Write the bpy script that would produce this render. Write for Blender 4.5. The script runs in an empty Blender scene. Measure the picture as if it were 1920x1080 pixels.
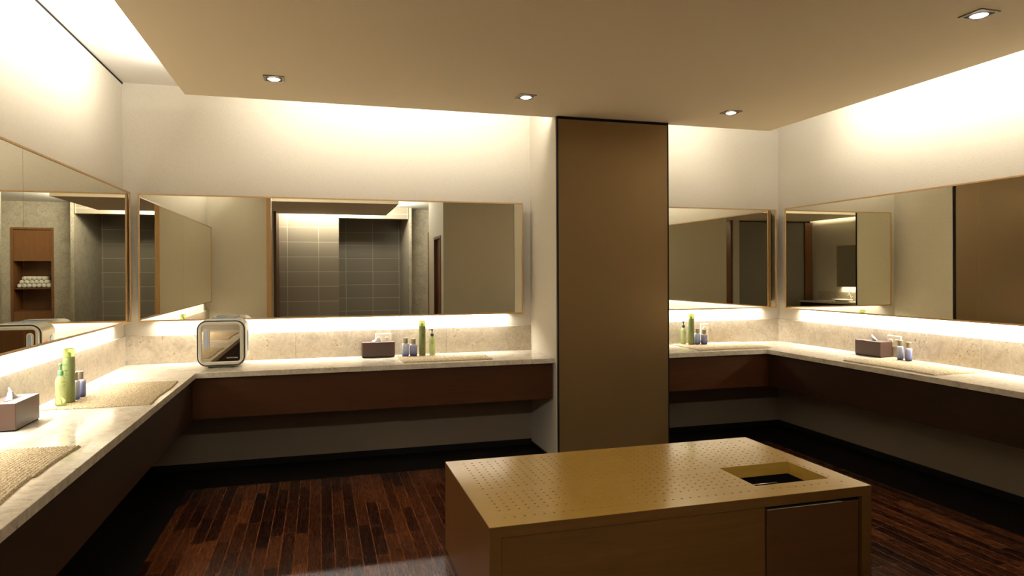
import bpy, bmesh, math, random
from mathutils import Vector, Matrix
random.seed(7)
S = bpy.context.scene
COL = S.collection
PI = math.pi

# ------------------------------------------------------------------ camera
def make_camera():
    yaw, pitch, roll = math.radians(15.9518), math.radians(-.20212), math.radians(-.26617)
    cy, sy = math.cos(yaw), math.sin(yaw)
    f = Vector((sy, cy, 0)); r = Vector((cy, -sy, 0)); u = Vector((0, 0, 1))
    f2 = f*math.cos(pitch) + u*math.sin(pitch); u2 = u*math.cos(pitch) - f*math.sin(pitch)
    r3 = r*math.cos(roll) + u2*math.sin(roll); u3 = u2*math.cos(roll) - r*math.sin(roll)
    cd = bpy.data.cameras.new('camera'); cam = bpy.data.objects.new('camera', cd); COL.objects.link(cam)
    m = Matrix.Identity(4)
    for i in range(3):
        m[i][0] = r3[i]; m[i][1] = u3[i]; m[i][2] = -f2[i]
    m[2][3] = 1.45
    cam.matrix_world = m
    cd.sensor_width = 36; cd.lens = 1261.13/1920*36; cd.shift_y = -(540-516.686)/1920
    cd.clip_start = .02
    S.camera = cam
make_camera()

# ------------------------------------------------------------------ world, exposure
w = bpy.data.worlds.new('world'); S.world = w; w.use_nodes = True
w.node_tree.nodes['Background'].inputs[0].default_value = (0, 0, 0, 1)
w.node_tree.nodes['Background'].inputs[1].default_value = 0
S.view_settings.view_transform = 'Standard'; S.view_settings.look = 'None'
S.view_settings.gamma = 1; S.view_settings.use_curve_mapping = False
S.view_settings.exposure = -.55
S.cycles.max_bounces = 14; S.cycles.diffuse_bounces = 6; S.cycles.glossy_bounces = 8
S.cycles.sample_clamp_indirect = 6
S.cycles.caustics_reflective = True

# ------------------------------------------------------------------ room dimensions (metres)
XL, XR, YB = -1.365, 4.189, 5.448          # left, right, back wall planes
PX0, PX1, PY = 1.72, 2.66, 4.80            # pier between the two vanities
ZC, ZH = 2.634, 2.84                       # dropped and upper ceiling
DX0, DX1, DY1 = -.846, 3.637, 4.84         # dropped ceiling outline
ZT = .80                                   # stone worktop
MT = .08                                   # mirrors stand off the wall

# ------------------------------------------------------------------ area lights in the coves, under the mirrors and in the downlights
WARM = (1.0, .80, .55); COVE = (1.0, .945, .84)
def area(name, loc, direction, sx, sy, power, color=WARM, spread=180, xdir=None):
    d = bpy.data.lights.new(name, 'AREA'); d.shape = 'RECTANGLE'; d.size = sx; d.size_y = sy
    d.energy = power; d.color = color; d.spread = math.radians(spread)
    o = bpy.data.objects.new(name, d); COL.objects.link(o)
    z = -Vector(direction).normalized(); x = Vector(xdir) if xdir else Vector((1, 0, 0))
    x = (x - z*x.dot(z)).normalized(); y = z.cross(x)
    m = Matrix.Identity(4)
    for i in range(3): m[i][0] = x[i]; m[i][1] = y[i]; m[i][2] = z[i]; m[i][3] = loc[i]
    o.matrix_world = m
    return o
CP = 19.0   # cove watts per metre
def cove(name, a, b, direction, z=2.735, h=.07, k=1.0):
    a = Vector(a); b = Vector(b); L = (b-a).length; c = (a+b)/2
    area(name, (c.x, c.y, z), direction, L, h, CP*L*k, COVE, 180, (b-a).normalized().to_3d())
cove('cove_light_back', (-.45, DY1-.01), (PX0-.03, DY1-.01), (0, 1, .35), k=1.0)
cove('cove_light_back', (PX1+.03, DY1-.01), (3.45, DY1-.01), (0, 1, .35), k=1.0)
cove('cove_light_left', (DX0+.01, 1.65), (DX0+.01, 4.72), (-1, 0, .55), k=1.5)
cove('cove_light_right', (DX1-.01, 1.2), (DX1-.01, 4.55), (1, 0, .4), k=1.3)
cove('cove_light_far', (-.75, -3.09), (1.25, -3.09), (0, -1, .0), k=1.8)
cove('cove_light_far', (-2.6, -.81), (1.25, -.81), (0, 1, .2), k=1.6)
cove('cove_light_far', (1.29, -3.0), (1.29, -.9), (1, 0, .3), k=3.5)
cove('cove_light_far', (-2.85, -.85), (-2.85, -2.5), (-1, 0, .2), k=1.0)
MP = 17.0   # under-mirror watts per metre
def under(name, a, b, k=1.0):
    a = Vector(a); b = Vector(b); L = (b-a).length; c = (a+b)/2
    area(name, (c.x, c.y, 1.121), (0, 0, -1), L, .022, MP*L*k, COVE, 150, (b-a).normalized().to_3d())
under('mirror_light', (XL+.03, 1.86), (XL+.03, 5.16))
under('mirror_light', (-1.13, YB-.03), (1.50, YB-.03))
under('mirror_light', (PX1+.2, YB-.03), (3.97, YB-.03))
under('mirror_light', (XR-.03, 1.6), (XR-.03, 5.12))
under('mirror_light', (-2.97, -1.65), (-2.97, -.35), 1.0)
DL = [(-.26, 4.30), (1.335, 4.31), (2.93, 4.34), (2.926, 2.39), (-.26, 2.39), (1.335, 2.39)]
for x, y in DL:
    d = bpy.data.lights.new('downlight_spot', 'SPOT'); d.energy = 42; d.color = (1, .78, .5)
    d.spot_size = math.radians(78); d.spot_blend = .8; d.shadow_soft_size = .03
    o = bpy.data.objects.new('downlight_spot', d); COL.objects.link(o); o.location = (x, y, ZC-.012)

# ------------------------------------------------------------------ materials
def mat(name, base=(.5, .5, .5), rough=.5, metal=0, spec=.5, trans=0, ior=1.45, emit=None, estr=0, coat=0, alpha=None):
    m = bpy.data.materials.new(name); m.use_nodes = True
    b = m.node_tree.nodes['Principled BSDF']
    b.inputs['Base Color'].default_value = (*base, 1); b.inputs['Roughness'].default_value = rough
    b.inputs['Metallic'].default_value = metal; b.inputs['Specular IOR Level'].default_value = spec
    b.inputs['Transmission Weight'].default_value = trans; b.inputs['IOR'].default_value = ior
    b.inputs['Coat Weight'].default_value = coat
    if emit:
        b.inputs['Emission Color'].default_value = (*emit, 1); b.inputs['Emission Strength'].default_value = estr
    return m
def nt(m): return m.node_tree, m.node_tree.nodes['Principled BSDF']
def coords(t, scale=(1, 1, 1), rot=(0, 0, 0), loc=(0, 0, 0)):
    c = t.nodes.new('ShaderNodeTexCoord'); mp = t.nodes.new('ShaderNodeMapping')
    mp.inputs['Scale'].default_value = scale; mp.inputs['Rotation'].default_value = rot; mp.inputs['Location'].default_value = loc
    t.links.new(c.outputs['Object'], mp.inputs[0]); return mp.outputs[0]
def noise(t, vec, scale, detail=4, rough=.55, dist=0):
    n = t.nodes.new('ShaderNodeTexNoise'); n.inputs['Scale'].default_value = scale; n.inputs['Detail'].default_value = detail
    n.inputs['Roughness'].default_value = rough; n.inputs['Distortion'].default_value = dist
    t.links.new(vec, n.inputs['Vector']); return n.outputs['Fac']
def ramp(t, fac, stops):
    r = t.nodes.new('ShaderNodeValToRGB'); e = r.color_ramp.elements
    while len(e) < len(stops): e.new(.5)
    for i, (p, c) in enumerate(stops): e[i].position = p; e[i].color = (*c, 1)
    t.links.new(fac, r.inputs[0]); return r.outputs[0]
def mixc(t, a, b, fac, mode='MIX'):
    x = t.nodes.new('ShaderNodeMix'); x.data_type = 'RGBA'; x.blend_type = mode
    for s, v in ((x.inputs[6], a), (x.inputs[7], b), (x.inputs[0], fac)):
        if isinstance(v, (tuple, float, int)): s.default_value = (*v, 1) if isinstance(v, tuple) else v
        else: t.links.new(v, s)
    return x.outputs[2]
def bump(t, b, h, strength=.3, dist=.002):
    n = t.nodes.new('ShaderNodeBump'); n.inputs['Strength'].default_value = strength; n.inputs['Distance'].default_value = dist
    t.links.new(h, n.inputs['Height']); t.links.new(n.outputs[0], b.inputs['Normal'])

def linen(name, base):
    m = mat(name, base, .85, spec=.2); t, b = nt(m)
    v1 = coords(t, (60, 60, 900)); v2 = coords(t, (900, 900, 60))
    n1 = noise(t, v1, 1, 2); n2 = noise(t, v2, 1, 2)
    f = mixc(t, n1, n2, .5)
    c = ramp(t, f, [(.35, tuple(x*.86 for x in base)), (.65, tuple(min(1, x*1.1) for x in base))])
    t.links.new(c, b.inputs['Base Color']); bump(t, b, f, .25, .001)
    return m
M = {}
M['wall'] = linen('linen_wallcovering', (.50, .455, .37))
M['ceiling'] = mat('ceiling_paint', (.86, .75, .57), .9, spec=.1)
M['ceiling_high'] = mat('cove_paint', (.80, .78, .73), .9, spec=.1)
M['black'] = mat('black_joint', (.008, .007, .006), .7, spec=.1)
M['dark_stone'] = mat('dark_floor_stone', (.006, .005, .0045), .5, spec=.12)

def stone(name, base, speck, rough, scale=1.0):
    m = mat(name, base, rough, spec=.5); t, b = nt(m)
    v = coords(t)
    n1 = noise(t, v, 9*scale, 10, .72, .8)
    c1 = ramp(t, n1, [(.32, tuple(x*.74 for x in base)), (.5, base), (.68, tuple(min(1, x*1.15) for x in base))])
    n2 = noise(t, v, 60*scale, 5, .7)
    k = ramp(t, n2, [(.36, (1, 1, 1)), (.43, (0, 0, 0))])
    n3 = noise(t, v, 9*scale, 3, .5)
    k3 = ramp(t, n3, [(.5, (0, 0, 0)), (.62, (1, 1, 1))])
    kk = mixc(t, k, k3, 1.0, 'MULTIPLY')
    c = mixc(t, c1, speck, kk)
    n4 = noise(t, v, 48*scale, 6, .8)
    c = mixc(t, c, ramp(t, n4, [(.35, (.72, .66, .55)), (.6, (1, 1, 1))]), .7, 'MULTIPLY')
    t.links.new(c, b.inputs['Base Color'])
    return m
M['worktop'] = stone('polished_cream_marble', (.58, .525, .43), (.26, .21, .14), .09, .8)
M['splash'] = stone('cream_travertine', (.40, .345, .265), (.09, .07, .045), .38, 1.1)
M['pier_stone'] = stone('beige_limestone', (.46, .42, .34), (.2, .17, .12), .5, .6)

def wood(name, c0, c1, rough, axis='x', scale=1.0, spec=.4, coat=0):
    m = mat(name, c0, rough, spec=spec, coat=coat); t, b = nt(m); b.inputs['Coat Roughness'].default_value = .16
    sc = {'x': (1.5, 22, 22), 'y': (22, 1.5, 22), 'z': (22, 22, 1.5)}[axis]
    v = coords(t, tuple(s*scale for s in sc))
    n = noise(t, v, 1.5, 6, .6, .6)
    n2 = noise(t, coords(t, tuple(s*scale*6 for s in sc)), 1.2, 3, .6)
    f = mixc(t, n, n2, .35)
    c = ramp(t, f, [(.32, c0), (.68, c1)])
    t.links.new(c, b.inputs['Base Color']); bump(t, b, n2, .08, .001)
    return m
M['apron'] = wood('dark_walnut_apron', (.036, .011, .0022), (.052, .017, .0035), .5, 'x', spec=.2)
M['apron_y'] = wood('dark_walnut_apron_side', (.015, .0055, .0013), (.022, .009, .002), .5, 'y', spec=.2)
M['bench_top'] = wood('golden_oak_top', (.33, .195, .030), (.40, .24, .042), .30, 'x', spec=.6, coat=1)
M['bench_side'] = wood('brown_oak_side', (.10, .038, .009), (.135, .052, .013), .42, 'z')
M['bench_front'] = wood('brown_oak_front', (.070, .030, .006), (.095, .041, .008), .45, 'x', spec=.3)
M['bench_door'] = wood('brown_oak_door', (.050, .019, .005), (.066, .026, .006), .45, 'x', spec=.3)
M['frame'] = wood('honey_wood_mirror_frame', (.34, .20, .075), (.42, .26, .11), .4, 'z')
M['jamb'] = wood('walnut_door_jamb', (.10, .04, .016), (.14, .058, .022), .4, 'z')
M['jamb_light'] = wood('walnut_cabinet', (.17, .075, .025), (.22, .10, .036), .4, 'z')
M['mirror'] = mat('silvered_mirror_glass', (.88, .865, .76), .0, metal=1)
M['led'] = mat('led_diffuser', (.9, .9, .9), .5, emit=(1, .92, .78), estr=6)
M['panel'] = mat('bronze_lacquered_panel', (.185, .115, .046), .33, metal=.5, spec=.4)

def planks():
    m = mat('red_brown_strip_floor', (.1, .03, .01), .24, spec=.32); t, b = nt(m)
    v = coords(t, rot=(0, 0, PI/2))
    br = t.nodes.new('ShaderNodeTexBrick')
    br.offset = .37; br.offset_frequency = 2; br.squash = 1.35; br.squash_frequency = 3
    br.inputs['Color1'].default_value = (0, 0, 0, 1); br.inputs['Color2'].default_value = (1, 1, 1, 1)
    br.inputs['Mortar'].default_value = (.5, .5, .5, 1)
    br.inputs['Scale'].default_value = 1; br.inputs['Mortar Size'].default_value = .0021
    br.inputs['Mortar Smooth'].default_value = .1; br.inputs['Bias'].default_value = 0
    br.inputs['Brick Width'].default_value = .42; br.inputs['Row Height'].default_value = .068
    t.links.new(v, br.inputs['Vector'])
    c = ramp(t, br.outputs['Color'], [(0, (.012, .003, .0015)), (.3, (.024, .006, .002)), (.65, (.050, .013, .004)), (1, (.105, .030, .008))])
    g = noise(t, coords(t, (150, 7, 150)), 1.4, 4, .55, .3)
    c = mixc(t, c, ramp(t, g, [(.3, (.75, .73, .70)), (.7, (1.0, 1.0, 1.0))]), .55, 'MULTIPLY')
    c = mixc(t, c, (.19, .064, .024), br.outputs['Fac'])
    t.links.new(c, b.inputs['Base Color'])
    bump(t, b, br.outputs['Fac'], .35, .0015)
    rr = ramp(t, g, [(.3, (.24, .24, .24)), (.7, (.30, .30, .30))]); t.links.new(rr, b.inputs['Roughness'])
    return m
M['floor'] = planks()
def tiles(name, base):
    m = mat(name, base, .35); t, b = nt(m)
    br = t.nodes.new('ShaderNodeTexBrick'); br.offset = 0; br.squash = 1
    br.inputs['Color1'].default_value = (*[x*.94 for x in base], 1); br.inputs['Color2'].default_value = (*[x*1.06 for x in base], 1)
    br.inputs['Mortar'].default_value = (*[min(1, x*1.9) for x in base], 1); br.inputs['Scale'].default_value = 1
    br.inputs['Mortar Size'].default_value = .006; br.inputs['Brick Width'].default_value = .6; br.inputs['Row Height'].default_value = .3
    t.links.new(coords(t, rot=(-PI/2, 0, 0), loc=(.02, 0, .06)), br.inputs['Vector'])
    t.links.new(br.outputs['Color'], b.inputs['Base Color'])
    return m
M['tile'] = tiles('grey_brown_wall_tile', (.30, .26, .20))
M['tile_dark'] = tiles('dark_grey_wall_tile', (.23, .20, .15))
M['knee_shade'] = mat('under_counter_shade', (.17, .125, .08), .6, spec=.3)  # dark brown that paints in the shade on the walls below the worktops

M['dark_wall'] = mat('dark_taupe_wall', (.16, .14, .105), .6)
def straw():
    m = mat('woven_straw', (.52, .37, .19), .8, spec=.2); t, b = nt(m)
    n = noise(t, coords(t, (1, 1, 1)), 190, 4, .75)
    c = ramp(t, n, [(.36, (.12, .08, .035)), (.5, (.34, .26, .15)), (.66, (.58, .49, .33))])
    t.links.new(c, b.inputs['Base Color']); bump(t, b, n, .8, .003)
    return m
M['straw'] = straw()
def leather(name, c):
    m = mat(name, c, .38, spec=.5); t, b = nt(m)
    n = noise(t, coords(t), 500, 3, .6); bump(t, b, n, .12, .0006); return m
M['box_brown'] = leather('brown_leatherette', (.052, .027, .019))
M['tissue'] = mat('white_tissue', (.9, .89, .86), .9)
M['slot'] = mat('box_opening_dark', (.015, .01, .008), .8)
M['silver'] = mat('silver_plastic', (.58, .55, .48), .34, metal=.25)
M['silver_blue'] = mat('blue_grey_plastic', (.42, .50, .66), .22, metal=.3)
M['gasket'] = mat('black_rubber_gasket', (.012, .011, .01), .5)
M['label_red'] = mat('red_white_sticker', (.75, .22, .14), .5)
M['white_print'] = mat('pale_print', (.62, .60, .57), .5)
M['inside'] = mat('dark_steel_interior', (.03, .028, .026), .4, metal=.5)
def doorglass():
    m = bpy.data.materials.new('smoked_mirror_glass'); m.use_nodes = True; t = m.node_tree
    for n in list(t.nodes): t.nodes.remove(n)
    o = t.nodes.new('ShaderNodeOutputMaterial'); mx = t.nodes.new('ShaderNodeMixShader')
    g = t.nodes.new('ShaderNodeBsdfGlossy'); g.inputs['Roughness'].default_value = .01; g.inputs['Color'].default_value = (.95, .88, .78, 1)
    tr = t.nodes.new('ShaderNodeBsdfTransparent'); tr.inputs['Color'].default_value = (.35, .32, .28, 1)
    mx.inputs[0].default_value = .72
    t.links.new(tr.outputs[0], mx.inputs[1]); t.links.new(g.outputs[0], mx.inputs[2]); t.links.new(mx.outputs[0], o.inputs[0])
    return m
M['doorglass'] = doorglass()
M['green_can'] = mat('olive_green_can', (.17, .20, .075), .35, metal=.25)
M['green_cap'] = mat('clear_lime_cap', (.72, .85, .35), .12, trans=.75, ior=1.2)
M['green_nozzle'] = mat('lime_nozzle', (.42, .52, .16), .4)
M['print_dark'] = mat('dark_green_print', (.05, .07, .03), .5)
M['liquid_green'] = mat('clear_green_bottle', (.66, .76, .40), .08, trans=.72, ior=1.15)
M['tube'] = mat('white_dip_tube', (.85, .88, .6), .5)
M['pump_black'] = mat('black_pump', (.02, .03, .02), .35)
M['pump_green'] = mat('green_pump', (.10, .26, .10), .35)
M['pump_white'] = mat('clear_white_pump', (.75, .78, .6), .3)
def bluegrad(name, top, bot):
    m = mat(name, top, .12, spec=.6, trans=.08, ior=1.2); t, b = nt(m)
    c = t.nodes.new('ShaderNodeTexCoord'); s = t.nodes.new('ShaderNodeSeparateXYZ'); t.links.new(c.outputs['Object'], s.inputs[0])
    d = t.nodes.new('ShaderNodeMath'); d.operation = 'DIVIDE'; d.inputs[1].default_value = .1; t.links.new(s.outputs['Z'], d.inputs[0])
    t.links.new(ramp(t, d.outputs[0], [(.0, bot), (.25, tuple((a+b_)/2 for a, b_ in zip(top, bot))), (.7, top), (1, (.70, .72, .78))]), b.inputs['Base Color'])
    return m
M['blue_glass'] = bluegrad('frosted_blue_bottle', (.46, .52, .68), (.06, .09, .28))
M['navy_glass'] = bluegrad('deep_blue_bottle', (.30, .33, .52), (.02, .025, .13))
M['cap_gold'] = mat('champagne_metal_cap', (.34, .29, .20), .3, metal=.6)
M['outlet'] = mat('ivory_socket_plastic', (.72, .66, .52), .4)
M['hole'] = mat('socket_hole', (.05, .04, .03), .5)
M['chrome'] = mat('chrome', (.8, .8, .8), .1, metal=1)
M['bronze_trim'] = mat('dark_bronze_lamp_frame', (.20, .17, .12), .3, metal=.8)
M['lamp_in'] = mat('lamp_gimbal', (.05, .045, .035), .4, metal=.5)
M['lamp'] = mat('lamp_glass', (.9, .9, .9), .5, emit=(1, .93, .80), estr=22)
M['towel'] = mat('white_terry', (.8, .77, .68), .95)
M['porcelain'] = mat('white_porcelain', (.8, .78, .72), .15)

# ------------------------------------------------------------------ helpers
def link(name, bm, m, parent=None, smooth=False):
    me = bpy.data.meshes.new(name); bm.normal_update(); bm.to_mesh(me); bm.free()
    for x in (m if isinstance(m, (list, tuple)) else [m]): me.materials.append(x)
    if smooth:
        for p in me.polygons: p.use_smooth = True
    o = bpy.data.objects.new(name, me); COL.objects.link(o)
    if parent: o.parent = parent
    return o
def autosmooth(o, ang=35):
    me = o.data; a = math.radians(ang)
    bm = bmesh.new(); bm.from_mesh(me)
    for f in bm.faces: f.smooth = True
    for e in bm.edges:
        if len(e.link_faces) != 2 or e.calc_face_angle(0) > a: e.smooth = False
    bm.to_mesh(me); bm.free()
    return o
def box(bm, x0, x1, y0, y1, z0, z1, bev=0, seg=2):
    r = bmesh.ops.create_cube(bm, size=1)
    vs = r['verts']
    for v in vs: v.co = Vector(((x0+x1)/2+v.co.x*(x1-x0), (y0+y1)/2+v.co.y*(y1-y0), (z0+z1)/2+v.co.z*(z1-z0)))
    if bev:
        es = list({e for v in vs for e in v.link_edges})
        bmesh.ops.bevel(bm, geom=es, offset=bev, segments=seg, affect='EDGES', profile=.5)
    return bm
def boxm(*a, **k): return box(bmesh.new(), *a, **k)
def lathe(bm, prof, seg=28, cx=0, cy=0, sx=1, sy=1, cap=True, expo=2.0):
    rings = []
    for r, z in prof:
        ring = []
        for i in range(seg):
            t = 2*PI*i/seg; c, s = math.cos(t), math.sin(t)
            c = math.copysign(abs(c)**(2/expo), c); s = math.copysign(abs(s)**(2/expo), s)
            ring.append(bm.verts.new((cx+r*sx*c, cy+r*sy*s, z)))
        rings.append(ring)
    for a, b in zip(rings, rings[1:]):
        for i in range(seg): bm.faces.new((a[i], a[(i+1) % seg], b[(i+1) % seg], b[i]))
    if cap:
        bm.faces.new(rings[0][::-1]); bm.faces.new(rings[-1])
    return bm
def tube(bm, pts, r, seg=10):
    pts = [Vector(p) for p in pts]; rings = []
    for i, p in enumerate(pts):
        d = (pts[min(i+1, len(pts)-1)] - pts[max(i-1, 0)]).normalized()
        a = d.orthogonal().normalized() if i == 0 else (rings_a - d*rings_a.dot(d)).normalized()
        rings_a = a; b = d.cross(a)
        rings.append([bm.verts.new(p + (a*math.cos(2*PI*k/seg) + b*math.sin(2*PI*k/seg))*r) for k in range(seg)])
    for p, q in zip(rings, rings[1:]):
        for k in range(seg): bm.faces.new((p[k], p[(k+1) % seg], q[(k+1) % seg], q[k]))
    bm.faces.new(rings[0][::-1]); bm.faces.new(rings[-1])
    return bm
def prism(bm, poly, z0, z1):
    lo = [bm.verts.new((x, y, z0)) for x, y in poly]; hi = [bm.verts.new((x, y, z1)) for x, y in poly]
    bm.faces.new(lo[::-1]); bm.faces.new(hi); n = len(poly)
    for i in range(n): bm.faces.new((lo[i], lo[(i+1) % n], hi[(i+1) % n], hi[i]))
    return bm
def tag(o, label=None, cat=None, group=None, kind=None):
    if label: o['label'] = label
    if cat: o['category'] = cat
    if group: o['group'] = group
    if kind: o['kind'] = kind
    return o
def thing(name, label, cat, loc=(0, 0, 0), rz=0, group=None):
    o = bpy.data.objects.new(name, None); COL.objects.link(o); o.location = loc; o.rotation_euler = (0, 0, rz)
    o.empty_display_size = .05
    return tag(o, label, cat, group)
def struct(name, bm, m, label=None):
    o = link(name, bm, m); o['kind'] = 'structure'
    if label: o['label'] = label
    return o
def dup(root, loc, rz, label):
    r = root.copy(); COL.objects.link(r); r.location = loc; r.rotation_euler = (0, 0, rz); r['label'] = label
    for ch in list(root.children):
        c = ch.copy(); COL.objects.link(c); c.parent = r
        for g in list(ch.children):
            d = g.copy(); COL.objects.link(d); d.parent = c
    return r

# ------------------------------------------------------------------ the room shell
T = .12
AX0, AX1, AY0 = -3.0, 1.85, -5.1           # the room beyond, seen only in the mirrors
struct('floor', boxm(-3.2, 4.4, -5.3, 5.6, -.05, 0), M['floor'], 'dark red-brown strip wood floor')
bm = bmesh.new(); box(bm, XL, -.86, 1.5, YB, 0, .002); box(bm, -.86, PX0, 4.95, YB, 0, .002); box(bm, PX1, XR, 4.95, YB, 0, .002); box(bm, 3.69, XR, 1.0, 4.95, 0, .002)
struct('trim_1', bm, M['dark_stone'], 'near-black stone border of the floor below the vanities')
struct('wall_left', boxm(XL-T, XL, 1.5, YB, 0, 3.0), M['wall'], 'beige linen-textured wall on the left')
struct('wall_back', boxm(XL-T, XR+T, YB, YB+T, 0, 3.0), M['wall'], 'beige linen-textured back wall')
struct('wall_right', boxm(XR, XR+T, .85, YB, 0, 3.0), M['wall'], 'beige linen-textured wall on the right')
struct('wall_pier', boxm(PX0, PX1, PY+.002, YB, 0, 2.84), M['wall'], 'cream side of the pier behind the bronze panel')
bm = bmesh.new(); box(bm, AX0, -.66, 1.36, 1.5, 0, 2.84)
struct('wall_front_left', bm, M['wall'])
struct('wall_front_right', boxm(1.74, XR+T, .8, 1.0, 0, 2.84), M['wall'])
struct('ceiling', boxm(-3.2, 4.4, -5.3, 5.6, ZH, ZH+.1), M['ceiling_high'], 'bright upper ceiling above the light slots')
# dropped ceiling with an upstand so the cove shows no gap
struct('ceiling_dropped', boxm(DX0, DX1, 1.02, DY1, ZC, ZC+.05), M['ceiling'], 'tan dropped ceiling with recessed downlights')
struct('ceiling_far', boxm(-2.9, 1.30, -3.1, -.8, ZC, ZC+.05), M['ceiling'])
struct('trim_2', boxm(XL, XL+.004, 1.5, YB, ZH-.012, ZH-.001), M['black'], 'black shadow joint where left wall meets upper ceiling')
struct('trim_3', boxm(XR-.004, XR, 1.0, YB, ZH-.012, ZH-.001), M['black'])
bm = bmesh.new()
box(bm, XL+.0, XL+.012, 1.5, YB, .002, .05); box(bm, XL, PX0, YB-.012, YB, .002, .05); box(bm, PX1, XR, YB-.012, YB, .002, .05)
box(bm, XR-.012, XR, 1.0, YB, .002, .05)
box(bm, PX0-.012, PX0, PY, YB, .002, .03); box(bm, PX1, PX1+.012, PY, YB, .002, .03)
struct('baseboard_main', bm, M['black'], 'low black baseboard under the vanities')
# room beyond (seen in mirrors)
struct('wall_far_left', boxm(AX0-T, AX0, -2.7, 1.5, 0, 2.84), M['wall'])
struct('wall_far_right', boxm(3.7, 3.8, -4.0, 1.0, 0, 2.84), M['wall'])
bm = bmesh.new(); box(bm, -.78, .38, -3.62, -3.5, 0, 2.84); box(bm, .38, 1.80, -3.62, -3.5, 2.6, 2.84)
struct('wall_far_tiled', bm, M['tile'], 'grey-brown tiled wall seen in the mirrors')
struct('wall_recess_tiled', boxm(-.5, 2.5, -5.22, -5.1, 0, 2.84), M['tile_dark'])
struct('wall_recess_inner', boxm(-.5, -.38, -5.1, -3.62, 0, 2.84), M['tile_dark'])
struct('wall_recess_side', boxm(1.81, 1.87, -5.1, -3.5, 0, 2.84), M['pier_stone'])
bm = bmesh.new(); box(bm, 1.87, 2.29, -4.0, -3.9, 0, 2.84); box(bm, 2.29, 2.95, -4.0, -3.9, 2.35, 2.84); box(bm, 2.95, 3.7, -4.0, -3.9, 0, 2.84)
struct('wall_far_stone', bm, M['pier_stone'])
struct('wall_far_dark', boxm(AX0, -.98, -2.72, -2.6, 0, 2.6), M['dark_wall'])
struct('wall_far_dark_end', boxm(-.98, -.83, -2.74, -2.58, 0, 2.84), M['wall'])
struct('wall_far_side', boxm(-.90, -.83, -3.5, -2.74, 0, 2.84), M['wall'])
struct('trim_7', boxm(-.83, -.78, -3.5, -2.62, 0, 2.84), M['jamb'])
struct('trim_8', boxm(-2.93, -2.74, -2.6, -2.55, 0, 2.6), M['jamb'])
# wall beside the passage, with a dark doorway
bm = bmesh.new(); box(bm, 1.74, 1.86, -.35, .20, 0, 2.84); box(bm, 1.74, 1.86, .20, .80, 2.02, 2.84)
struct('wall_passage_right', bm, M['wall'])
struct('door_1', boxm(1.78, 1.82, .24, .78, 0, 1.98), M['jamb'])
bm = bmesh.new(); box(bm, 1.73, 1.87, .20, .24, 0, 2.02); box(bm, 1.73, 1.87, .76, .80, 0, 2.02); box(bm, 1.73, 1.87, .24, .76, 1.98, 2.02)
struct('trim_4', bm, M['jamb'])
struct('trim_6', boxm(-.66, -.605, 1.36, 1.505, 0, 2.84), M['frame'])

# ------------------------------------------------------------------ pier panel
t = thing('bronze_panel', 'tall bronze panel with black edges covering the pier between the two vanities', 'panel', (0, 0, 0))
link('panel_face', boxm(PX0+.012, PX1-.012, PY-.022, PY, .0, ZC-.022, bev=.001, seg=1), M['panel'], t)
bm = bmesh.new(); box(bm, PX0+.004, PX0+.012, PY-.024, PY, 0, ZC-.022); box(bm, PX1-.012, PX1-.003, PY-.024, PY, 0, ZC-.022)
box(bm, PX0+.004, PX1-.003, PY-.024, PY, ZC-.022, ZC-.002)
link('edge_trim', bm, M['black'], t)

# ------------------------------------------------------------------ vanities
SH = .037
def vanity_left():
    t = thing('vanity_counter', 'L-shaped cream stone vanity counter along the left and back walls', 'vanity counter')
    bm = bmesh.new()
    prism(bm, [(XL, 1.5), (-.79, 1.5), (-.79, 4.84), (PX0, 4.84), (PX0, YB), (XL, YB)], ZT-SH, ZT)
    o = link('worktop', bm, M['worktop'], t)
    mod = o.modifiers.new('bevel', 'BEVEL'); mod.width = .0025; mod.segments = 2; mod.limit_method = 'ANGLE'
    link('backsplash', boxm(XL, XL+.017, 1.5, YB-.017, ZT, 1.007, bev=.0015, seg=1), M['splash'], t)
    bm = bmesh.new(); xs = [XL, -.18, .99, PX0]
    for a, b in zip(xs, xs[1:]): box(bm, a+.0006, b-.0006, YB-.017, YB, ZT, 1.007, bev=.0012, seg=1)
    link('backsplash', bm, M['splash'], t)
    link('shade_panel', boxm(XL+.0125, XL+.018, 1.5, YB-.019, .052, ZT-SH), M['knee_shade'], t)  # thin dark sheets added over the walls as painted shade under the counter
    link('shade_panel', boxm(XL+.018, PX0-.001, YB-.018, YB-.0125, .052, ZT-SH), M['knee_shade'], t)
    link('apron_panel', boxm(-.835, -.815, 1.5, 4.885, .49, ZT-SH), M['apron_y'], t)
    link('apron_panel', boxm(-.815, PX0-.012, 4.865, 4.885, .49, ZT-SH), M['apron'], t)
    return t
vanity_left()
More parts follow.
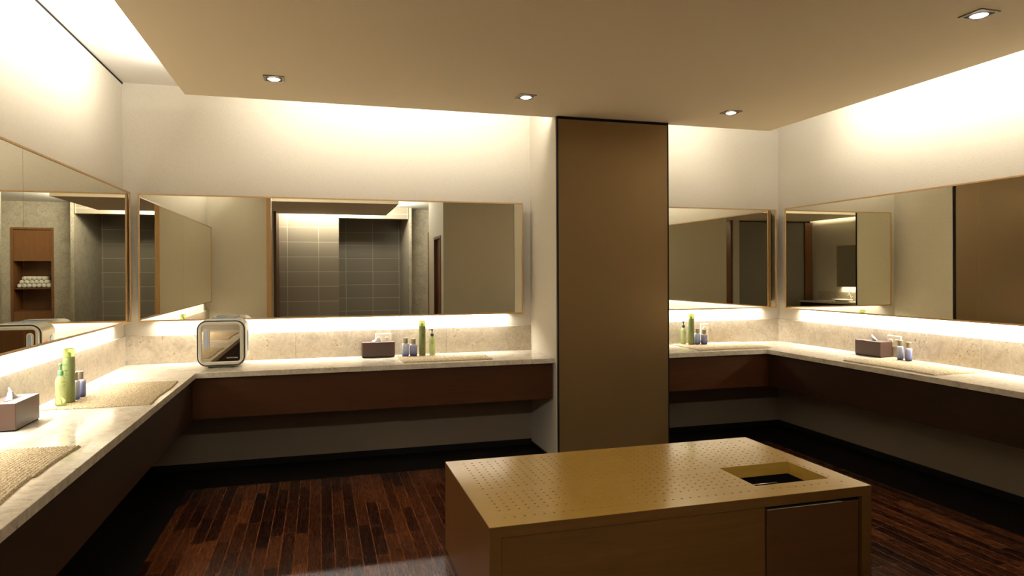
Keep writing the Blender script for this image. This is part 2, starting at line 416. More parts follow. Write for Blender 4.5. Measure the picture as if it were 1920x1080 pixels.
def vanity_right():
    t = thing('vanity_counter', 'L-shaped cream stone vanity counter right of the bronze panel', 'vanity counter')
    bm = bmesh.new()
    prism(bm, [(PX1, 4.84), (3.613, 4.84), (3.613, 1.0), (XR, 1.0), (XR, YB), (PX1, YB)], ZT-SH, ZT)
    o = link('worktop', bm, M['worktop'], t)
    mod = o.modifiers.new('bevel', 'BEVEL'); mod.width = .0025; mod.segments = 2; mod.limit_method = 'ANGLE'
    bm = bmesh.new(); ys = [1.0, 2.2, 3.4, 4.6, YB-.017]
    for a, b in zip(ys, ys[1:]): box(bm, XR-.017, XR, a+.0006, b-.0006, ZT, 1.007, bev=.0012, seg=1)
    link('backsplash', bm, M['splash'], t)
    link('backsplash', boxm(PX1, XR, YB-.017, YB, ZT, 1.007, bev=.0015, seg=1), M['splash'], t)
    link('shade_panel', boxm(XR-.018, XR-.0125, 1.0, YB-.019, .052, ZT-SH), M['knee_shade'], t)  # added sheets, under-counter shade put into their colour
    link('shade_panel', boxm(PX1+.001, XR-.018, YB-.018, YB-.0125, .052, ZT-SH), M['knee_shade'], t)
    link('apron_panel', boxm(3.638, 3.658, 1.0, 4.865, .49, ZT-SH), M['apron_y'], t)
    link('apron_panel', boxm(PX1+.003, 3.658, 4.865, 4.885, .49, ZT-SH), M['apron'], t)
    return t
vanity_right()

# ------------------------------------------------------------------ mirrors
Z0M, Z1M = 1.113, 2.034
def wall_mirror(label, origin, u, n, L, seams):
    """origin: wall foot point of one end, u: unit vector along the wall, n: out of the wall"""
    t = thing('wall_mirror', label, 'mirror', (0, 0, 0), group='wood framed wall mirrors')
    u = Vector((*u, 0)); n = Vector((*n, 0)); o3 = Vector((*origin, 0))
    def bx(bm, a0, a1, d0, d1, z0, z1, **k):
        p = o3+u*a0+n*d0; q = o3+u*a1+n*d1
        box(bm, min(p.x, q.x), max(p.x, q.x), min(p.y, q.y), max(p.y, q.y), z0, z1, **k)
    fw = .011
    bm = bmesh.new()
    bx(bm, 0, L, MT-.028, MT+.004, Z1M-fw, Z1M, bev=.001, seg=1); bx(bm, 0, L, MT-.028, MT+.004, Z0M, Z0M+fw, bev=.001, seg=1)
    bx(bm, 0, fw, MT-.028, MT+.004, Z0M+fw, Z1M-fw); bx(bm, L-fw, L, MT-.028, MT+.004, Z0M+fw, Z1M-fw)
    link('frame', bm, M['frame'], t)
    bm = bmesh.new(); bx(bm, .06, L-.06, .0, MT-.02, Z0M+.06, Z1M-.02)
    bx(bm, .01, L-.01, MT-.022, MT-.012, Z0M+.008, Z1M-.01)
    link('backing_box', bm, M['jamb'], t)
    bm = bmesh.new(); bx(bm, .10, L-.10, .008, .052, Z0M+.03, Z0M+.058)
    link('light_strip', bm, M['led'], t)
    e = [fw] + seams + [L-fw]
    for a, b in zip(e, e[1:]):
        bm = bmesh.new(); g = .0012
        bx(bm, a+(g if a != fw else 0), b-(g if b != L-fw else 0), MT-.011, MT, Z0M+fw, Z1M-fw)
        link('mirror_pane', bm, M['mirror'], t)
    if seams:
        bm = bmesh.new()
        for s in seams: bx(bm, s-.0012, s+.0012, MT-.011, MT-.002, Z0M+fw, Z1M-fw)
        link('seam', bm, M['frame'], t)
    return t
wall_mirror('wide wood-framed two-pane mirror on the left wall above the straw mats', (XL, 1.74), (0, 1), (1, 0), 5.309-1.74, [3.525-1.74])
wall_mirror('long wood-framed mirror on the back wall left of the bronze panel', (-1.250, YB), (1, 0), (0, -1), 1.629+1.250, [])
wall_mirror('shorter wood-framed mirror on the back wall right of the bronze panel', (2.78, YB), (1, 0), (0, -1), 4.108-2.78, [])
wall_mirror('wide wood-framed two-pane mirror on the right wall', (XR, 1.49), (0, 1), (-1, 0), 5.250-1.49, [3.369-1.49])

# ------------------------------------------------------------------ downlights
def downlight():
    t = thing('downlight', '', 'ceiling light', (0, 0, 0), group='square recessed downlights')
    h = .058; bm = bmesh.new()
    for a in ((-h, h, -h, -h+.012), (-h, h, h-.012, h), (-h, -h+.012, -h+.012, h-.012), (h-.012, h, -h+.012, h-.012)):
        box(bm, a[0], a[1], a[2], a[3], -.006, .0)
    link('trim_frame', bm, M['bronze_trim'], t)
    link('recess_plate', boxm(-h+.012, h-.012, -h+.012, h-.012, -.0025, -.001), M['lamp_in'], t)
    bm = bmesh.new(); lathe(bm, [(.040, -.004), (.040, -.0075), (.036, -.0085), (.034, -.0045)], 32)
    autosmooth(link('gimbal_ring', bm, M['silver'], t))
    bm = bmesh.new(); lathe(bm, [(.034, -.004), (.033, -.009), (.024, -.013), (.001, -.0145)], 32, cap=True)
    link('lamp', bm, M['lamp'], t, smooth=True)
    return t
dl = downlight(); dl.location = (DL[0][0], DL[0][1], ZC)
dl['label'] = 'square recessed downlight above the long back mirror, leftmost of the lit row'
for i, lab in ((1, 'square recessed downlight just left of the bronze panel top'),
               (2, 'small square recessed downlight right of the bronze panel top, near the right corner'),
               (3, 'largest square recessed downlight, near the top right of the picture'),
               (4, 'square recessed downlight of the nearer row, out of the picture on the left'),
               (5, 'square recessed downlight of the nearer row, out of the picture in the middle')):
    dup(dl, (DL[i][0], DL[i][1], ZC), 0, lab)

# ------------------------------------------------------------------ bench
BX0, BX1, BY0, BY1, BZ = .633, 2.462, 2.550, 3.512, .455
def bench():
    t = thing('bench', 'low oak bench with perforated top and square opening in the floor centre', 'bench')
    TH = .045; cx0, cx1, cy0, cy1 = 1.945, 2.355, 2.695, 2.995
    P = .0425; gx0 = .719-P/2; gy0 = 2.637-P/2; nx = 40; ny = 20
    gx = [gx0+P*i for i in range(nx+1)]; gy = [gy0+P*i for i in range(ny+1)]
    xs = sorted([BX0, BX1, cx0, cx1] + gx); ys = sorted([BY0, BY1, cy0, cy1] + gy)
    bm = bmesh.new(); cache = {}
    def V(x, y, z):
        k = (round(x, 5), round(y, 5), round(z, 5))
        if k not in cache: cache[k] = bm.verts.new((x, y, z))
        return cache[k]
    R = .0060; D = .036
    for i in range(len(xs)-1):
        for j in range(len(ys)-1):
            a, b, c, d = xs[i], xs[i+1], ys[j], ys[j+1]
            if b-a < 1e-5 or d-c < 1e-5: continue
            if a >= cx0-1e-6 and b <= cx1+1e-6 and c >= cy0-1e-6 and d <= cy1+1e-6: continue
            cell = abs(b-a-P) < 1e-4 and abs(d-c-P) < 1e-4 and a >= gx0-1e-5 and b <= gx[-1]+1e-5 and c >= gy0-1e-5 and d <= gy[-1]+1e-5
            if not cell:
                bm.faces.new((V(a, c, BZ), V(b, c, BZ), V(b, d, BZ), V(a, d, BZ))); continue
            mx, my = (a+b)/2, (c+d)/2; co = [V(a, c, BZ), V(b, c, BZ), V(b, d, BZ), V(a, d, BZ)]
            top = [bm.verts.new((mx+R*math.cos(PI/4*k-PI*.75), my+R*math.sin(PI/4*k-PI*.75), BZ)) for k in range(8)]
            low = [bm.verts.new((v.co.x, v.co.y, BZ-D)) for v in top]
            for k in range(4):
                bm.faces.new((co[k], co[(k+1) % 4], top[(2*k+2) % 8], top[2*k+1], top[2*k]))
            for k in range(8): bm.faces.new((top[k], top[(k+1) % 8], low[(k+1) % 8], low[k]))
    # outer rim and the sides of the opening
    def wallq(x0, y0, x1, y1, z0, z1, xs_, ys_):
        bm.faces.new((bm.verts.new((x0, y0, z0)), bm.verts.new((x1, y1, z0)), bm.verts.new((x1, y1, z1)), bm.verts.new((x0, y0, z1))))
    wallq(BX0, BY0, BX1, BY0, BZ-TH, BZ, 0, 0); wallq(BX1, BY0, BX1, BY1, BZ-TH, BZ, 0, 0)
    wallq(BX1, BY1, BX0, BY1, BZ-TH, BZ, 0, 0); wallq(BX0, BY1, BX0, BY0, BZ-TH, BZ, 0, 0)
    link('perforated_top', bm, M['bench_top'], t)
    # darker side faces of the top band
    e = .0015
    bm = bmesh.new()
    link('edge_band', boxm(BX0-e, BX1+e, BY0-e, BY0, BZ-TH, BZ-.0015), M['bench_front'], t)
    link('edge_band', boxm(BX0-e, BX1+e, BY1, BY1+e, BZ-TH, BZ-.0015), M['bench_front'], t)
    bm = bmesh.new()
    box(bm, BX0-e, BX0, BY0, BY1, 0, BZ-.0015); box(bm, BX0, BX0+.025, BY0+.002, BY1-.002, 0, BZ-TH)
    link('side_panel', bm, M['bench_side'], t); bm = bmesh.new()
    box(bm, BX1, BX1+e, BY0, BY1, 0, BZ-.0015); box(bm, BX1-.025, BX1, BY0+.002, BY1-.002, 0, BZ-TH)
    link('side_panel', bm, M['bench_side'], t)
    bm = bmesh.new()
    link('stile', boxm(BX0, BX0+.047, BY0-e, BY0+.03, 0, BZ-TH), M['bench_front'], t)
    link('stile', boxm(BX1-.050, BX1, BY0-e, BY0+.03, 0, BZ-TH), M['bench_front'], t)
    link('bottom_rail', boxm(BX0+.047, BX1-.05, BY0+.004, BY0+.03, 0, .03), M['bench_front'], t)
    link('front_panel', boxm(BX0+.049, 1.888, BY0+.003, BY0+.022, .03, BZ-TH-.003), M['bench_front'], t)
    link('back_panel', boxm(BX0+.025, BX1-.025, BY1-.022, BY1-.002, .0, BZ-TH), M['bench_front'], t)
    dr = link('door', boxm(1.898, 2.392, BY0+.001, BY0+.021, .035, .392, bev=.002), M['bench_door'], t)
    link('finger_pull', boxm(1.90, 2.30, BY0-.001, BY0+.02, .393, .3965, bev=.001, seg=1), M['bronze_trim'], dr)
    link('cavity', boxm(1.888, 2.412, BY0+.022, BY0+.03, .03, BZ-TH), M['black'], t)
    # rim of the opening and the dark bin under it
    bm = bmesh.new(); q = .018; zb = BZ-.062
    box(bm, cx0-q, cx1+q, cy0-q, cy0, zb, BZ-.0012); box(bm, cx0-q, cx1+q, cy1, cy1+q, zb, BZ-.0012)
    box(bm, cx0-q, cx0, cy0, cy1, zb, BZ-.0012); box(bm, cx1, cx1+q, cy0, cy1, zb, BZ-.0012)
    for v in bm.verts: pass
    link('opening_rim', bm, M['bench_top'], t)
    bm = bmesh.new()
    box(bm, cx0-.03, cx1+.03, cy0-.03, cy0-.02, .06, zb); box(bm, cx0-.03, cx1+.03, cy1+.02, cy1+.03, .06, zb)
    box(bm, cx0-.03, cx0-.02, cy0-.02, cy1+.02, .06, zb); box(bm, cx1+.02, cx1+.03, cy0-.02, cy1+.02, .06, zb)
    box(bm, cx0-.03, cx1+.03, cy0-.03, cy1+.03, .05, .06)
    link('laundry_bin', bm, M['black'], t)
    link('rail', tube(bmesh.new(), [(cx0-.01, 2.93, .375), (2.24, 2.93, .375), (2.25, 2.93, .365), (2.25, 2.93, .34)], .0025), M['chrome'], t, smooth=True)
    return t
bench()

# ------------------------------------------------------------------ straw mats
def mat_mesh(L, W, seed=0):
    rnd = random.Random(seed)
    st = .0045; nx = int(L/st); ny = int(W/st); rope = .0135; knot = .016
    bm = bmesh.new(); g = []
    wav = [rnd.uniform(0, 6) for _ in range(4)]
    for j in range(ny+1):
        row = []
        for i in range(nx+1):
            x = L*i/nx; y = W*j/ny
            ro = math.floor(y/rope); a = abs(math.sin(PI*y/rope)); b = abs(math.sin(PI*(x/knot+(.5 if ro % 2 else 0)+.35*math.sin(PI*y/rope))))
            z = .0045+.0055*a*(.35+.65*b)
            edge = min(x, y, L-x, W-y)
            if edge < .004: z *= .35+.65*edge/.004
            px = x-L/2 + .004*math.sin(y*14+wav[0])*abs(2*x/L-1); py = y-W/2 + .005*math.sin(x*11+wav[1])*abs(2*y/W-1)
            row.append(bm.verts.new((px, py, z)))
        g.append(row)
    for j in range(ny):
        for i in range(nx): bm.faces.new((g[j][i], g[j][i+1], g[j+1][i+1], g[j+1][i]))
    # skirt
    loop = g[0] + [r[-1] for r in g[1:]] + g[-1][-2::-1] + [r[0] for r in g[-2:0:-1]]
    low = [bm.verts.new((v.co.x, v.co.y, 0)) for v in loop]; n = len(loop)
    for i in range(n): bm.faces.new((loop[(i+1) % n], loop[i], low[i], low[(i+1) % n]))
    bm.faces.new(low[::-1])
    return bm
def placemat(label, cx, cy, L, W, rz, seed):
    o = link('straw_mat', mat_mesh(L, W, seed), M['straw'], smooth=True)
    o.location = (cx, cy, ZT); o.rotation_euler = (0, 0, rz)
    return tag(o, label, 'mat', 'woven straw mats on the vanities')
placemat('woven straw mat by the left wall under the green and blue bottles', -1.062, 4.10, .76, .48, PI/2+.01, 1)
placemat('woven straw mat on left counter in front of the near tissue box', -1.105, 2.705, .40, .45, PI/2-.02, 2)
placemat('nearest woven straw mat, cut off by the left edge of the picture', -1.11, 2.26, .46, .46, PI/2+.03, 3)
placemat('straw mat under blue bottles on back counter, left one of a touching pair', .748, 5.115, .335, .40, 0, 4)
placemat('bare straw mat on back counter, right one of a touching pair', 1.090, 5.105, .335, .38, -.02, 5)
placemat('woven straw mat holding four bottles in the right back corner', 3.375, 5.17, .69, .49, -.01, 6)
placemat('woven straw mat on the right counter under two blue bottles', 3.905, 3.68, .75, .46, PI/2+.02, 7)

# ------------------------------------------------------------------ tissue boxes
def tissue_box():
    t = thing('tissue_box', '', 'tissue box', group='brown leatherette tissue boxes')
    L, W, H = .25, .115, .118
    o = link('box_body', boxm(-L/2, L/2, -W/2, W/2, .006, H, bev=.002), M['box_brown'], t)
    link('base', boxm(-L/2+.004, L/2-.004, -W/2+.004, W/2-.004, 0, .006), M['black'], t)
    bm = bmesh.new(); lathe(bm, [(1, H+.0002), (1, H+.0008)], 32, sx=.075, sy=.018)
    link('slot', bm, M['slot'], t)
    bm = bmesh.new(); n = 16; m_ = 9; rows = []
    for j in range(m_+1):
        v = j/m_; row = []
        for i in range(n+1):
            u = i/n-.5; wd = .085*(1-v)**.8+.006
            x = u*wd + .012*v - .01; y = .010*math.sin(u*9)*(1-v*.5) + .012*v*v
            z = H-.004+.052*v*(1-.35*abs(u)*2) + .003*math.sin(u*17)*v
            row.append(bm.verts.new((x, y, z)))
        rows.append(row)
    for a, b in zip(rows, rows[1:]):
        for i in range(n): bm.faces.new((a[i], a[i+1], b[i+1], b[i]))
    o = link('tissue', bm, M['tissue'], t, smooth=True)
    md = o.modifiers.new('solid', 'SOLIDIFY'); md.thickness = .0015
    return t
tb = tissue_box(); tb.location = (.436, 5.362, ZT); tb.rotation_euler = (0, 0, .012)
tb['label'] = 'brown tissue box on the back counter beside the blue bottles'
dup(tb, (-1.278, 3.383, ZT), PI/2, 'brown tissue box on the left counter at the left edge of the picture')
dup(tb, (4.108, 4.225, ZT), PI/2, 'brown tissue box on the right counter below the right wall mirror')

# ------------------------------------------------------------------ bottles
def spray_can():
    t = thing('spray_can', '', 'spray can', group='tall green spray cans')
    bm = lathe(bmesh.new(), [(.0245, 0), (.0265, .003), (.0265, .215), (.0255, .222), (.022, .228)], 36)
    autosmooth(link('can_body', bm, M['green_can'], t))
    bm = lathe(bmesh.new(), [(.0085, .228), (.0085, .243), (.006, .250)], 20)
    autosmooth(link('nozzle', bm, M['green_nozzle'], t))
    bm = lathe(bmesh.new(), [(.0255, .2225), (.0255, .262), (.0235, .270), (.012, .273)], 36)
    autosmooth(link('cap', bm, M['green_cap'], t))
    def strip(z0, z1, a0, a1):
        bm = bmesh.new(); n = 6; r = .0267
        for k in range(n):
            p, q = a0+(a1-a0)*k/n, a0+(a1-a0)*(k+1)/n
            bm.faces.new([bm.verts.new((r*math.cos(x), r*math.sin(x), z)) for x, z in ((p, z0), (q, z0), (q, z1), (p, z1))])
        link('printed_mark', bm, M['print_dark'], t)
    for z0, z1, a0, a1 in ((.158, .164, -1.75, -1.15), (.147, .151, -1.6, -1.3), (.138, .141, -1.75, -1.2), (.098, .100, -1.8, -1.1), (.052, .060, -1.62, -1.42), (.043, .046, -1.7, -1.3)): strip(z0, z1, a0, a1)
    return t
def pump_bottle(pm, name='pump_bottle'):
    t = thing('pump_bottle', '', 'pump bottle', group='clear green pump bottles')
    bm = lathe(bmesh.new(), [(.020, 0), (.0235, .003), (.0240, .020), (.0240, .118), (.0225, .130), (.013, .142), (.0105, .148)], 32)
    autosmooth(link('bottle_body', bm, M['liquid_green'], t), 50)
    link('dip_tube', tube(bmesh.new(), [(0, 0, .145), (.001, .0, .11), (.006, 0, .07), (.004, 0, .04), (-.006, 0, .008)], .0026, 8), M['tube'], t, smooth=True)
    bm = lathe(bmesh.new(), [(.0125, .148), (.0125, .166), (.0095, .171), (.005, .173), (.004, .192), (.0045, .194)], 24)
    tube(bm, [(.0, 0, .199), (-.010, -.002, .200), (-.022, -.004, .199), (-.028, -.005, .193)], .0038, 8)
    lathe(bm, [(.0055, .192), (.0085, .197), (.0080, .2035), (.004, .206)], 20)
    autosmooth(link('pump_head', bm, pm, t))
    r = .0242
    for z0, z1, a0, a1 in ((.108, .111, -2.3, -1.2), (.098, .1005, -2.2, -1.5), (.089, .0905, -2.3, -1.3)):
        n = 8; bm = bmesh.new()
        for k in range(n):
            p, q = a0+(a1-a0)*k/n, a0+(a1-a0)*(k+1)/n
            bm.faces.new([bm.verts.new((r*math.cos(x), r*math.sin(x), z)) for x, z in ((p, z0), (q, z0), (q, z1), (p, z1))])
        link('printed_mark', bm, M['print_dark'], t)
    return t
def lotion_bottle(gm, squat=False):
    t = thing('lotion_bottle', '', 'bottle', group='blue lotion bottles with metal caps')
    h = .098 if not squat else .090; w = .0265 if not squat else .0290
    bm = lathe(bmesh.new(), [(w*.86, 0), (w*.96, .003), (w, .012), (w, h-.010), (w*.94, h-.004), (w*.78, h-.0005), (.013, h+.001)], 36, sy=.78, expo=2.8)
    autosmooth(link('bottle_body', bm, gm, t), 50)
    bm = lathe(bmesh.new(), [(.0172, h+.0015), (.0178, h+.003), (.0178, h+.040), (.0170, h+.0425), (.012, h+.043)], 28)
    autosmooth(link('cap', bm, M['cap_gold'], t))
    y = -w*.78-.0004
    for x0, x1, z0, z1 in ((-.009, .009, h*.52, h*.535), (-.006, .006, h*.46, h*.47)):
        bm = bmesh.new(); bm.faces.new([bm.verts.new(v) for v in ((x0, y, z0), (x1, y, z0), (x1, y, z1), (x0, y, z1))])
        link('printed_mark', bm, M['white_print'], t)
    return t
ZM = ZT+.0095
can = spray_can(); can.location = (.772, 5.275, ZM); can['label'] = 'tall green spray can on the back counter between blue bottles and green pump bottle'
dup(can, (-1.222, 3.885, ZM), -.3, 'tall green spray can on the left counter behind the green pump bottle')
dup(can, (3.178, 5.318, ZM), .2, 'tall green spray can on the mat in the right back corner')
pb = pump_bottle(M['pump_black']); pb.location = (.848, 5.265, ZM); pb['label'] = 'clear green pump bottle with black pump, right of spray can on back counter'
dup(pb, (3.128, 5.365, ZM), .4, 'clear green pump bottle with dark pump, closest to the right side of the bronze panel')
pg = pump_bottle(M['pump_green']); pg.location = (-1.232, 3.800, ZM); pg.rotation_euler = (0, 0, PI-.2)
pg['label'] = 'large clear green pump bottle with green pump on the left counter'
lb = lotion_bottle(M['blue_glass']); lb.location = (.640, 5.268, ZM); lb['label'] = 'pale blue lotion bottle next to the tissue box on the back counter'
ln = lotion_bottle(M['navy_glass'], True); ln.location = (.702, 5.270, ZM); ln['label'] = 'darker blue lotion bottle touching the left of the spray can on the back counter'
dup(lb, (3.243, 5.325, ZM), .1, 'pale blue lotion bottle right beside the spray can in the right back corner')
dup(ln, (3.296, 5.300, ZM), .2, 'dark blue lotion bottle in the right back corner, in front of the wall socket')
dup(lb, (4.055, 3.925, ZM), .75, 'pale lotion bottle half hidden behind another, on the right counter mat')
dup(ln, (4.058, 3.855, ZM), .75, 'blue lotion bottle standing in front of its twin on the right counter mat')
dup(lb, (-1.225, 3.965, ZM), -.3, 'pale blue lotion bottle half hidden behind the left spray can')
dup(ln, (-1.225, 4.050, ZM), -.3, 'dark blue lotion bottle at the back of the bottles on the left counter')

# ------------------------------------------------------------------ wall sockets
def socket(label, loc, rz, vertical):
    t = thing('wall_socket', label, 'socket', loc, rz, 'ivory double wall sockets')
    W, H = (.125, .085) if not vertical else (.078, .150)
    link('cover_plate', boxm(-W/2, W/2, -.010, 0, -H/2, H/2, bev=.003), M['outlet'], t)
    for s in (-1, 1):
        bm = bmesh.new(); lathe(bm, [(.017, 0), (.017, .002), (.0155, .0025)], 28)
        for v in bm.verts: v.co = Vector((v.co.x, -.010-v.co.z, v.co.y)) + (Vector((0, 0, s*.033)) if vertical else Vector((s*.028, 0, 0)))
        bmesh.ops.recalc_face_normals(bm, faces=bm.faces)
        f = link('socket_face', bm, M['outlet'], t)
        bm = bmesh.new()
        for q in (-1, 1):
            b2 = bmesh.new(); lathe(b2, [(.003, 0), (.003, .0032)], 12)
            for v in b2.verts: v.co = Vector((v.co.x+q*.006, -.010-v.co.z, v.co.y)) + (Vector((0, 0, s*.033)) if vertical else Vector((s*.028, 0, 0)))
            me = bpy.data.meshes.new('tmp'); b2.to_mesh(me); b2.free(); bm.from_mesh(me); bpy.data.meshes.remove(me)
        bmesh.ops.recalc_face_normals(bm, faces=bm.faces)
        link('pin_hole', bm, M['hole'], f)
socket('ivory wall socket on the backsplash behind the back counter tissue box', (.483, YB-.017, .932), 0, False)
socket('upright ivory wall socket on the backsplash in the right back corner behind blue bottles', (3.375, YB-.017, .905), 0, True)
socket('ivory wall socket on the right backsplash behind tissue box and blue bottles', (XR-.017, 4.085, .922), -PI/2, False)

# ------------------------------------------------------------------ steriliser cabinet
def rrect(w, h, r, n=8):
    pts = []
    for cx, cz, a in ((w/2-r, h/2-r, 0), (-w/2+r, h/2-r, PI/2), (-w/2+r, -h/2+r, PI), (w/2-r, -h/2+r, 1.5*PI)):
        for k in range(n+1): pts.append((cx+r*math.cos(a+PI/2*k/n), cz+r*math.sin(a+PI/2*k/n)))
    return pts
def shell(rings, closed_end=True, closed_start=False):
    """rings: list of (w, h, r, y) rounded rectangles in xz lofted along y"""
    bm = bmesh.new(); rr = []
    for w_, h_, r_, y in rings: rr.append([bm.verts.new((x, y, z)) for x, z in rrect(w_, h_, r_)])
    n = len(rr[0])
    for a, b in zip(rr, rr[1:]):
        for i in range(n): bm.faces.new((a[i], a[(i+1) % n], b[(i+1) % n], b[i]))
    if closed_end: bm.faces.new(rr[-1])
    if closed_start: bm.faces.new(rr[0][::-1])
    bmesh.ops.recalc_face_normals(bm, faces=bm.faces)
    return bm
def capsule(w, h, y0, y1, cx, cz):
    bm = shell([(w, h, w/2*.99, y1), (w, h, w/2*.99, y0+.003), (w-.005, h-.005, (w-.005)/2*.99, y0)], True, True)
    for v in bm.verts: v.co.x += cx; v.co.z += cz
    return bm
def steriliser():
    t = thing('steriliser_cabinet', 'silver rounded steriliser cabinet with mirrored glass door in the left back corner', 'steriliser')
    W, H, D = .318, .325, .270
    def up(o): o.location = (0, 0, H/2+.008); return o
    b = up(link('body', shell([(W-.072, H-.072, .022, -D/2+.012), (W-.012, H-.012, .062, -D/2+.010), (W, H, .065, -D/2+.016), (W, H, .065, 0), (W-.004, H-.004, .063, D/2-.03), (W-.03, H-.03, .055, D/2-.004), (W-.09, H-.09, .03, D/2)]), M['silver'], t)); autosmooth(b, 30)
    # inside
    up(link('chamber', shell([(W-.07, H-.07, .02, -D/2+.012), (W-.075, H-.075, .02, D/2-.02)]), M['inside'], t))
    up(autosmooth(link('gasket', shell([(W-.008, H-.008, .063, -D/2+.012), (W-.008, H-.008, .063, -D/2+.006), (W-.022, H-.022, .057, -D/2+.006), (W-.022, H-.022, .057, -D/2+.010)], False), M['gasket'], t)))
    d = link('door', shell([(W-.026, H-.026, .055, -D/2+.012), (W-.026, H-.026, .055, -D/2-.004), (W-.036, H-.036, .050, -D/2-.009), (W-.062, H-.062, .026, -D/2-.009), (W-.072, H-.072, .018, -D/2-.003), (W-.072, H-.072, .018, -D/2+.010)], False), M['silver'], t)
    up(autosmooth(d))
    g = link('door_glass', shell([(W-.071, H-.071, .018, -D/2+.003), (W-.071, H-.071, .018, -D/2-.001)], True, True), M['doorglass'], t); up(g)
    cx = -(W-.072)/2+.030
    h = link('handle', capsule(.040, .150, -D/2-.008, -D/2-.001, cx, .03), M['silver'], t); up(autosmooth(h))
    hg = link('grip', capsule(.022, .128, -D/2-.011, -D/2-.006, cx, .03), M['silver_blue'], h); autosmooth(hg)
    tx = bpy.data.curves.new('brand_text', 'FONT'); tx.body = 'SUNKYUNG'; tx.size = .0135; tx.align_x = 'RIGHT'; tx.extrude = .0003
    tmp = bpy.data.objects.new('tmp_text', tx); COL.objects.link(tmp); bpy.context.view_layer.update()
    me = bpy.data.meshes.new_from_object(tmp.evaluated_get(bpy.context.evaluated_depsgraph_get())); bpy.data.objects.remove(tmp)
    to = bpy.data.objects.new('brand_text', me); COL.objects.link(to); to.parent = t; me.materials.clear(); me.materials.append(M['white_print'])
    to.rotation_euler = (PI/2, 0, 0); to.location = ((W-.072)/2-.014, -D/2-.0016, H/2+.008-(H-.072)/2+.020)
    for s in (-1, 1):
        bm = capsule(.055 if s < 0 else .050, .155, -.004, .004, 0, 0)
        for v in bm.verts: v.co = Vector((s*(W/2+.001)-v.co.y*-s*1.0 if False else s*(W/2+.001)+s*(-v.co.y), v.co.x+(.02 if s > 0 else .03), v.co.z))
        bmesh.ops.recalc_face_normals(bm, faces=bm.faces)
        up(autosmooth(link('side_grip', bm, M['silver_blue'], t)))
    up(link('sticker', boxm(-W/2-.0012, -W/2-.0002, -.075, -.035, -.03, .05), M['label_red'], t))
    up(link('foot', boxm(-W/2+.07, -W/2+.10, -.09, .09, -H/2-.008, -H/2+.004), M['gasket'], t))
    up(link('foot', boxm(W/2-.10, W/2-.07, -.09, .09, -H/2-.008, -H/2+.004), M['gasket'], t))
    up(link('top_cover', shell([(W-.15, .010, .004, -.02), (W-.15, .010, .004, .10)], True, True), M['silver_blue'], t)).location.z = H+.0085
    return t
st = steriliser(); st.location = (-.664, 5.200, ZT); st.rotation_euler = (0, 0, math.radians(0))
# brushes kept inside it
def brush():
    bm = bmesh.new(); n = 0
    lathe(bm, [(.004, -.075), (.017, -.07), (.019, -.02), (.017, .03), (.006, .04)], 16)
    tube(bm, [(0, 0, .04), (0, 0, .12)], .007, 10)
    return bm
hb = tag(autosmooth(link('hair_brush', brush(), M['gasket'])), 'black round hair brush lying inside the steriliser, leftmost', 'hair brush', 'hair brushes in the steriliser')
R = st.rotation_euler[2]
def in_box(x, y, z): return (st.location.x + x*math.cos(R)-y*math.sin(R), st.location.y + x*math.sin(R)+y*math.cos(R), ZT+z)
hb.location = in_box(-.03, 0, .066); hb.rotation_euler = (PI/2, 0, .15)
for k, (x, z, a) in enumerate(((.03, .066, -.1), (.080, .066, .05))):
    c = hb.copy(); COL.objects.link(c); c.location = in_box(x, 0, z); c.rotation_euler = (PI/2, 0, a)
    c['label'] = ('black round hair brush in the middle of the steriliser chamber', 'black round hair brush at the right side of the steriliser chamber')[k]

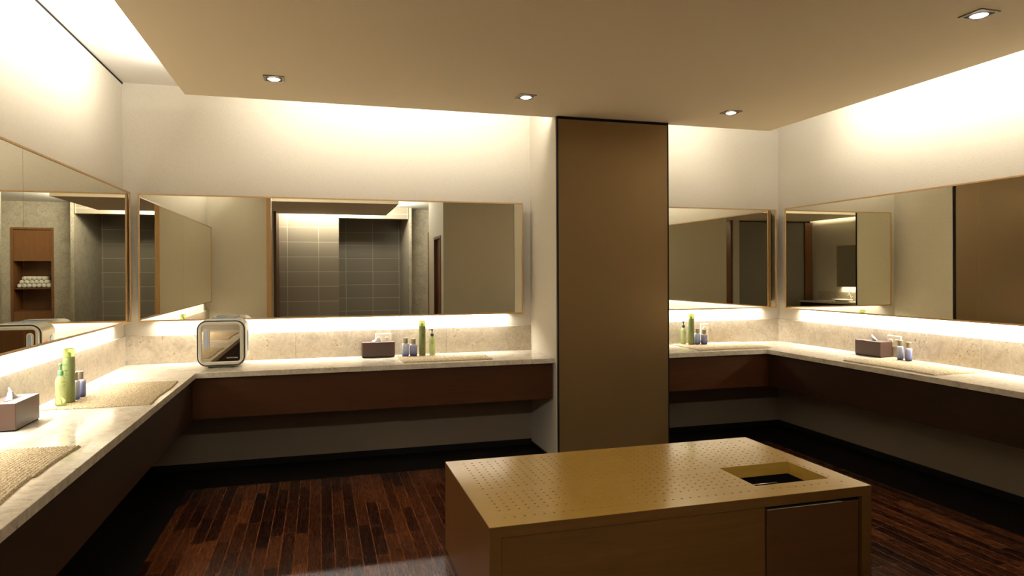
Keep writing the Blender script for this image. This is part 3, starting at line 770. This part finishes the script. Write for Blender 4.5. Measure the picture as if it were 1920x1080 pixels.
# ------------------------------------------------------------------ beyond, seen in the mirrors: towel cabinet, wash basin vanity
t = thing('towel_cabinet', 'brown wooden towel cabinet in the stone wall, reflected in the left mirror', 'cabinet')
bm = bmesh.new(); x0, x1, yf, yb = 2.29, 2.95, -3.9, -4.35
box(bm, x0-.02, x0+.02, yb, yf+.012, 0, 2.35); box(bm, x1-.02, x1+.02, yb, yf+.012, 0, 2.35); box(bm, x0+.02, x1-.02, yb, yf+.012, 2.31, 2.35); box(bm, x0+.02, x1-.02, yb, yb+.02, 0, 2.31)
link('carcass', bm, M['jamb_light'], t)
for z in (1.22, .80, .40): link('shelf', boxm(x0+.02, x1-.02, yb+.02, yf-.01, z-.03, z), M['jamb'], t)
link('upper_door', boxm(x0+.022, x1-.022, yf-.018, yf, 1.72, 2.30), M['jamb_light'], t)
link('lower_door', boxm(x0+.022, x1-.022, yf-.018, yf, .03, .77), M['jamb_light'], t)
def towel_bm():
    bm = bmesh.new(); prof = [(.001, 0), (.030, .002), (.037, .008), (.0385, .15), (.037, .29), (.030, .298), (.001, .30)]
    lathe(bm, prof, 16); return bm
tw = link('rolled_towel', towel_bm(), M['towel'], smooth=True); tw.rotation_euler = (PI/2, 0, 0)
tag(tw, '', 'towel', 'rolled white towels in the cabinet')
k = 0
for r in range(3):
    for i in range(7 - r):
        o = tw if k == 0 else tw.copy()
        if k: COL.objects.link(o)
        o.location = (2.372+.080*i+r*.040, -3.93, 1.2585+r*.068); k += 1
        where = ('leftmost in the mirror' if i == 6-r else 'rightmost in the mirror' if i == 0 else 'inner one')
        o['label'] = 'white rolled towel in the ' + ('bottom', 'middle', 'top')[r] + ' row on the cabinet shelf, ' + where

t = thing('wash_basin_counter', 'small stone wash basin counter seen deep in the right mirror', 'wash basin')
link('worktop', boxm(AX0, AX0+.55, -2.4, -.2, .76, .80, bev=.002), M['worktop'], t)
link('backsplash', boxm(AX0, AX0+.017, -2.4, -.2, .80, 1.0), M['splash'], t)
link('apron_panel', boxm(AX0+.5, AX0+.52, -2.4, -.2, .5, .76), M['apron_y'], t)
bm = bmesh.new(); lathe(bm, [(.12, .805), (.20, .84), (.215, .85), (.20, .852), (.16, .84), (.10, .812)], 32, cx=AX0+.3, cy=-1.35)
link('basin', bm, M['porcelain'], t, smooth=True)
tp = link('tap', tube(bmesh.new(), [(AX0+.06, -1.35, .80), (AX0+.06, -1.35, .93), (AX0+.08, -1.35, .96), (AX0+.13, -1.35, .96), (AX0+.16, -1.35, .93)], .011), M['chrome'], t, smooth=True)
for s in (-1, 1): link('tap_handle', tube(bmesh.new(), [(AX0+.06, -1.35, .90), (AX0+.07, -1.35+s*.06, .915)], .008), M['chrome'], tp, smooth=True)
wall_mirror('small mirror above the wash basin, seen deep in the right mirror', (AX0, -1.76), (0, 1), (1, 0), 1.5, [])
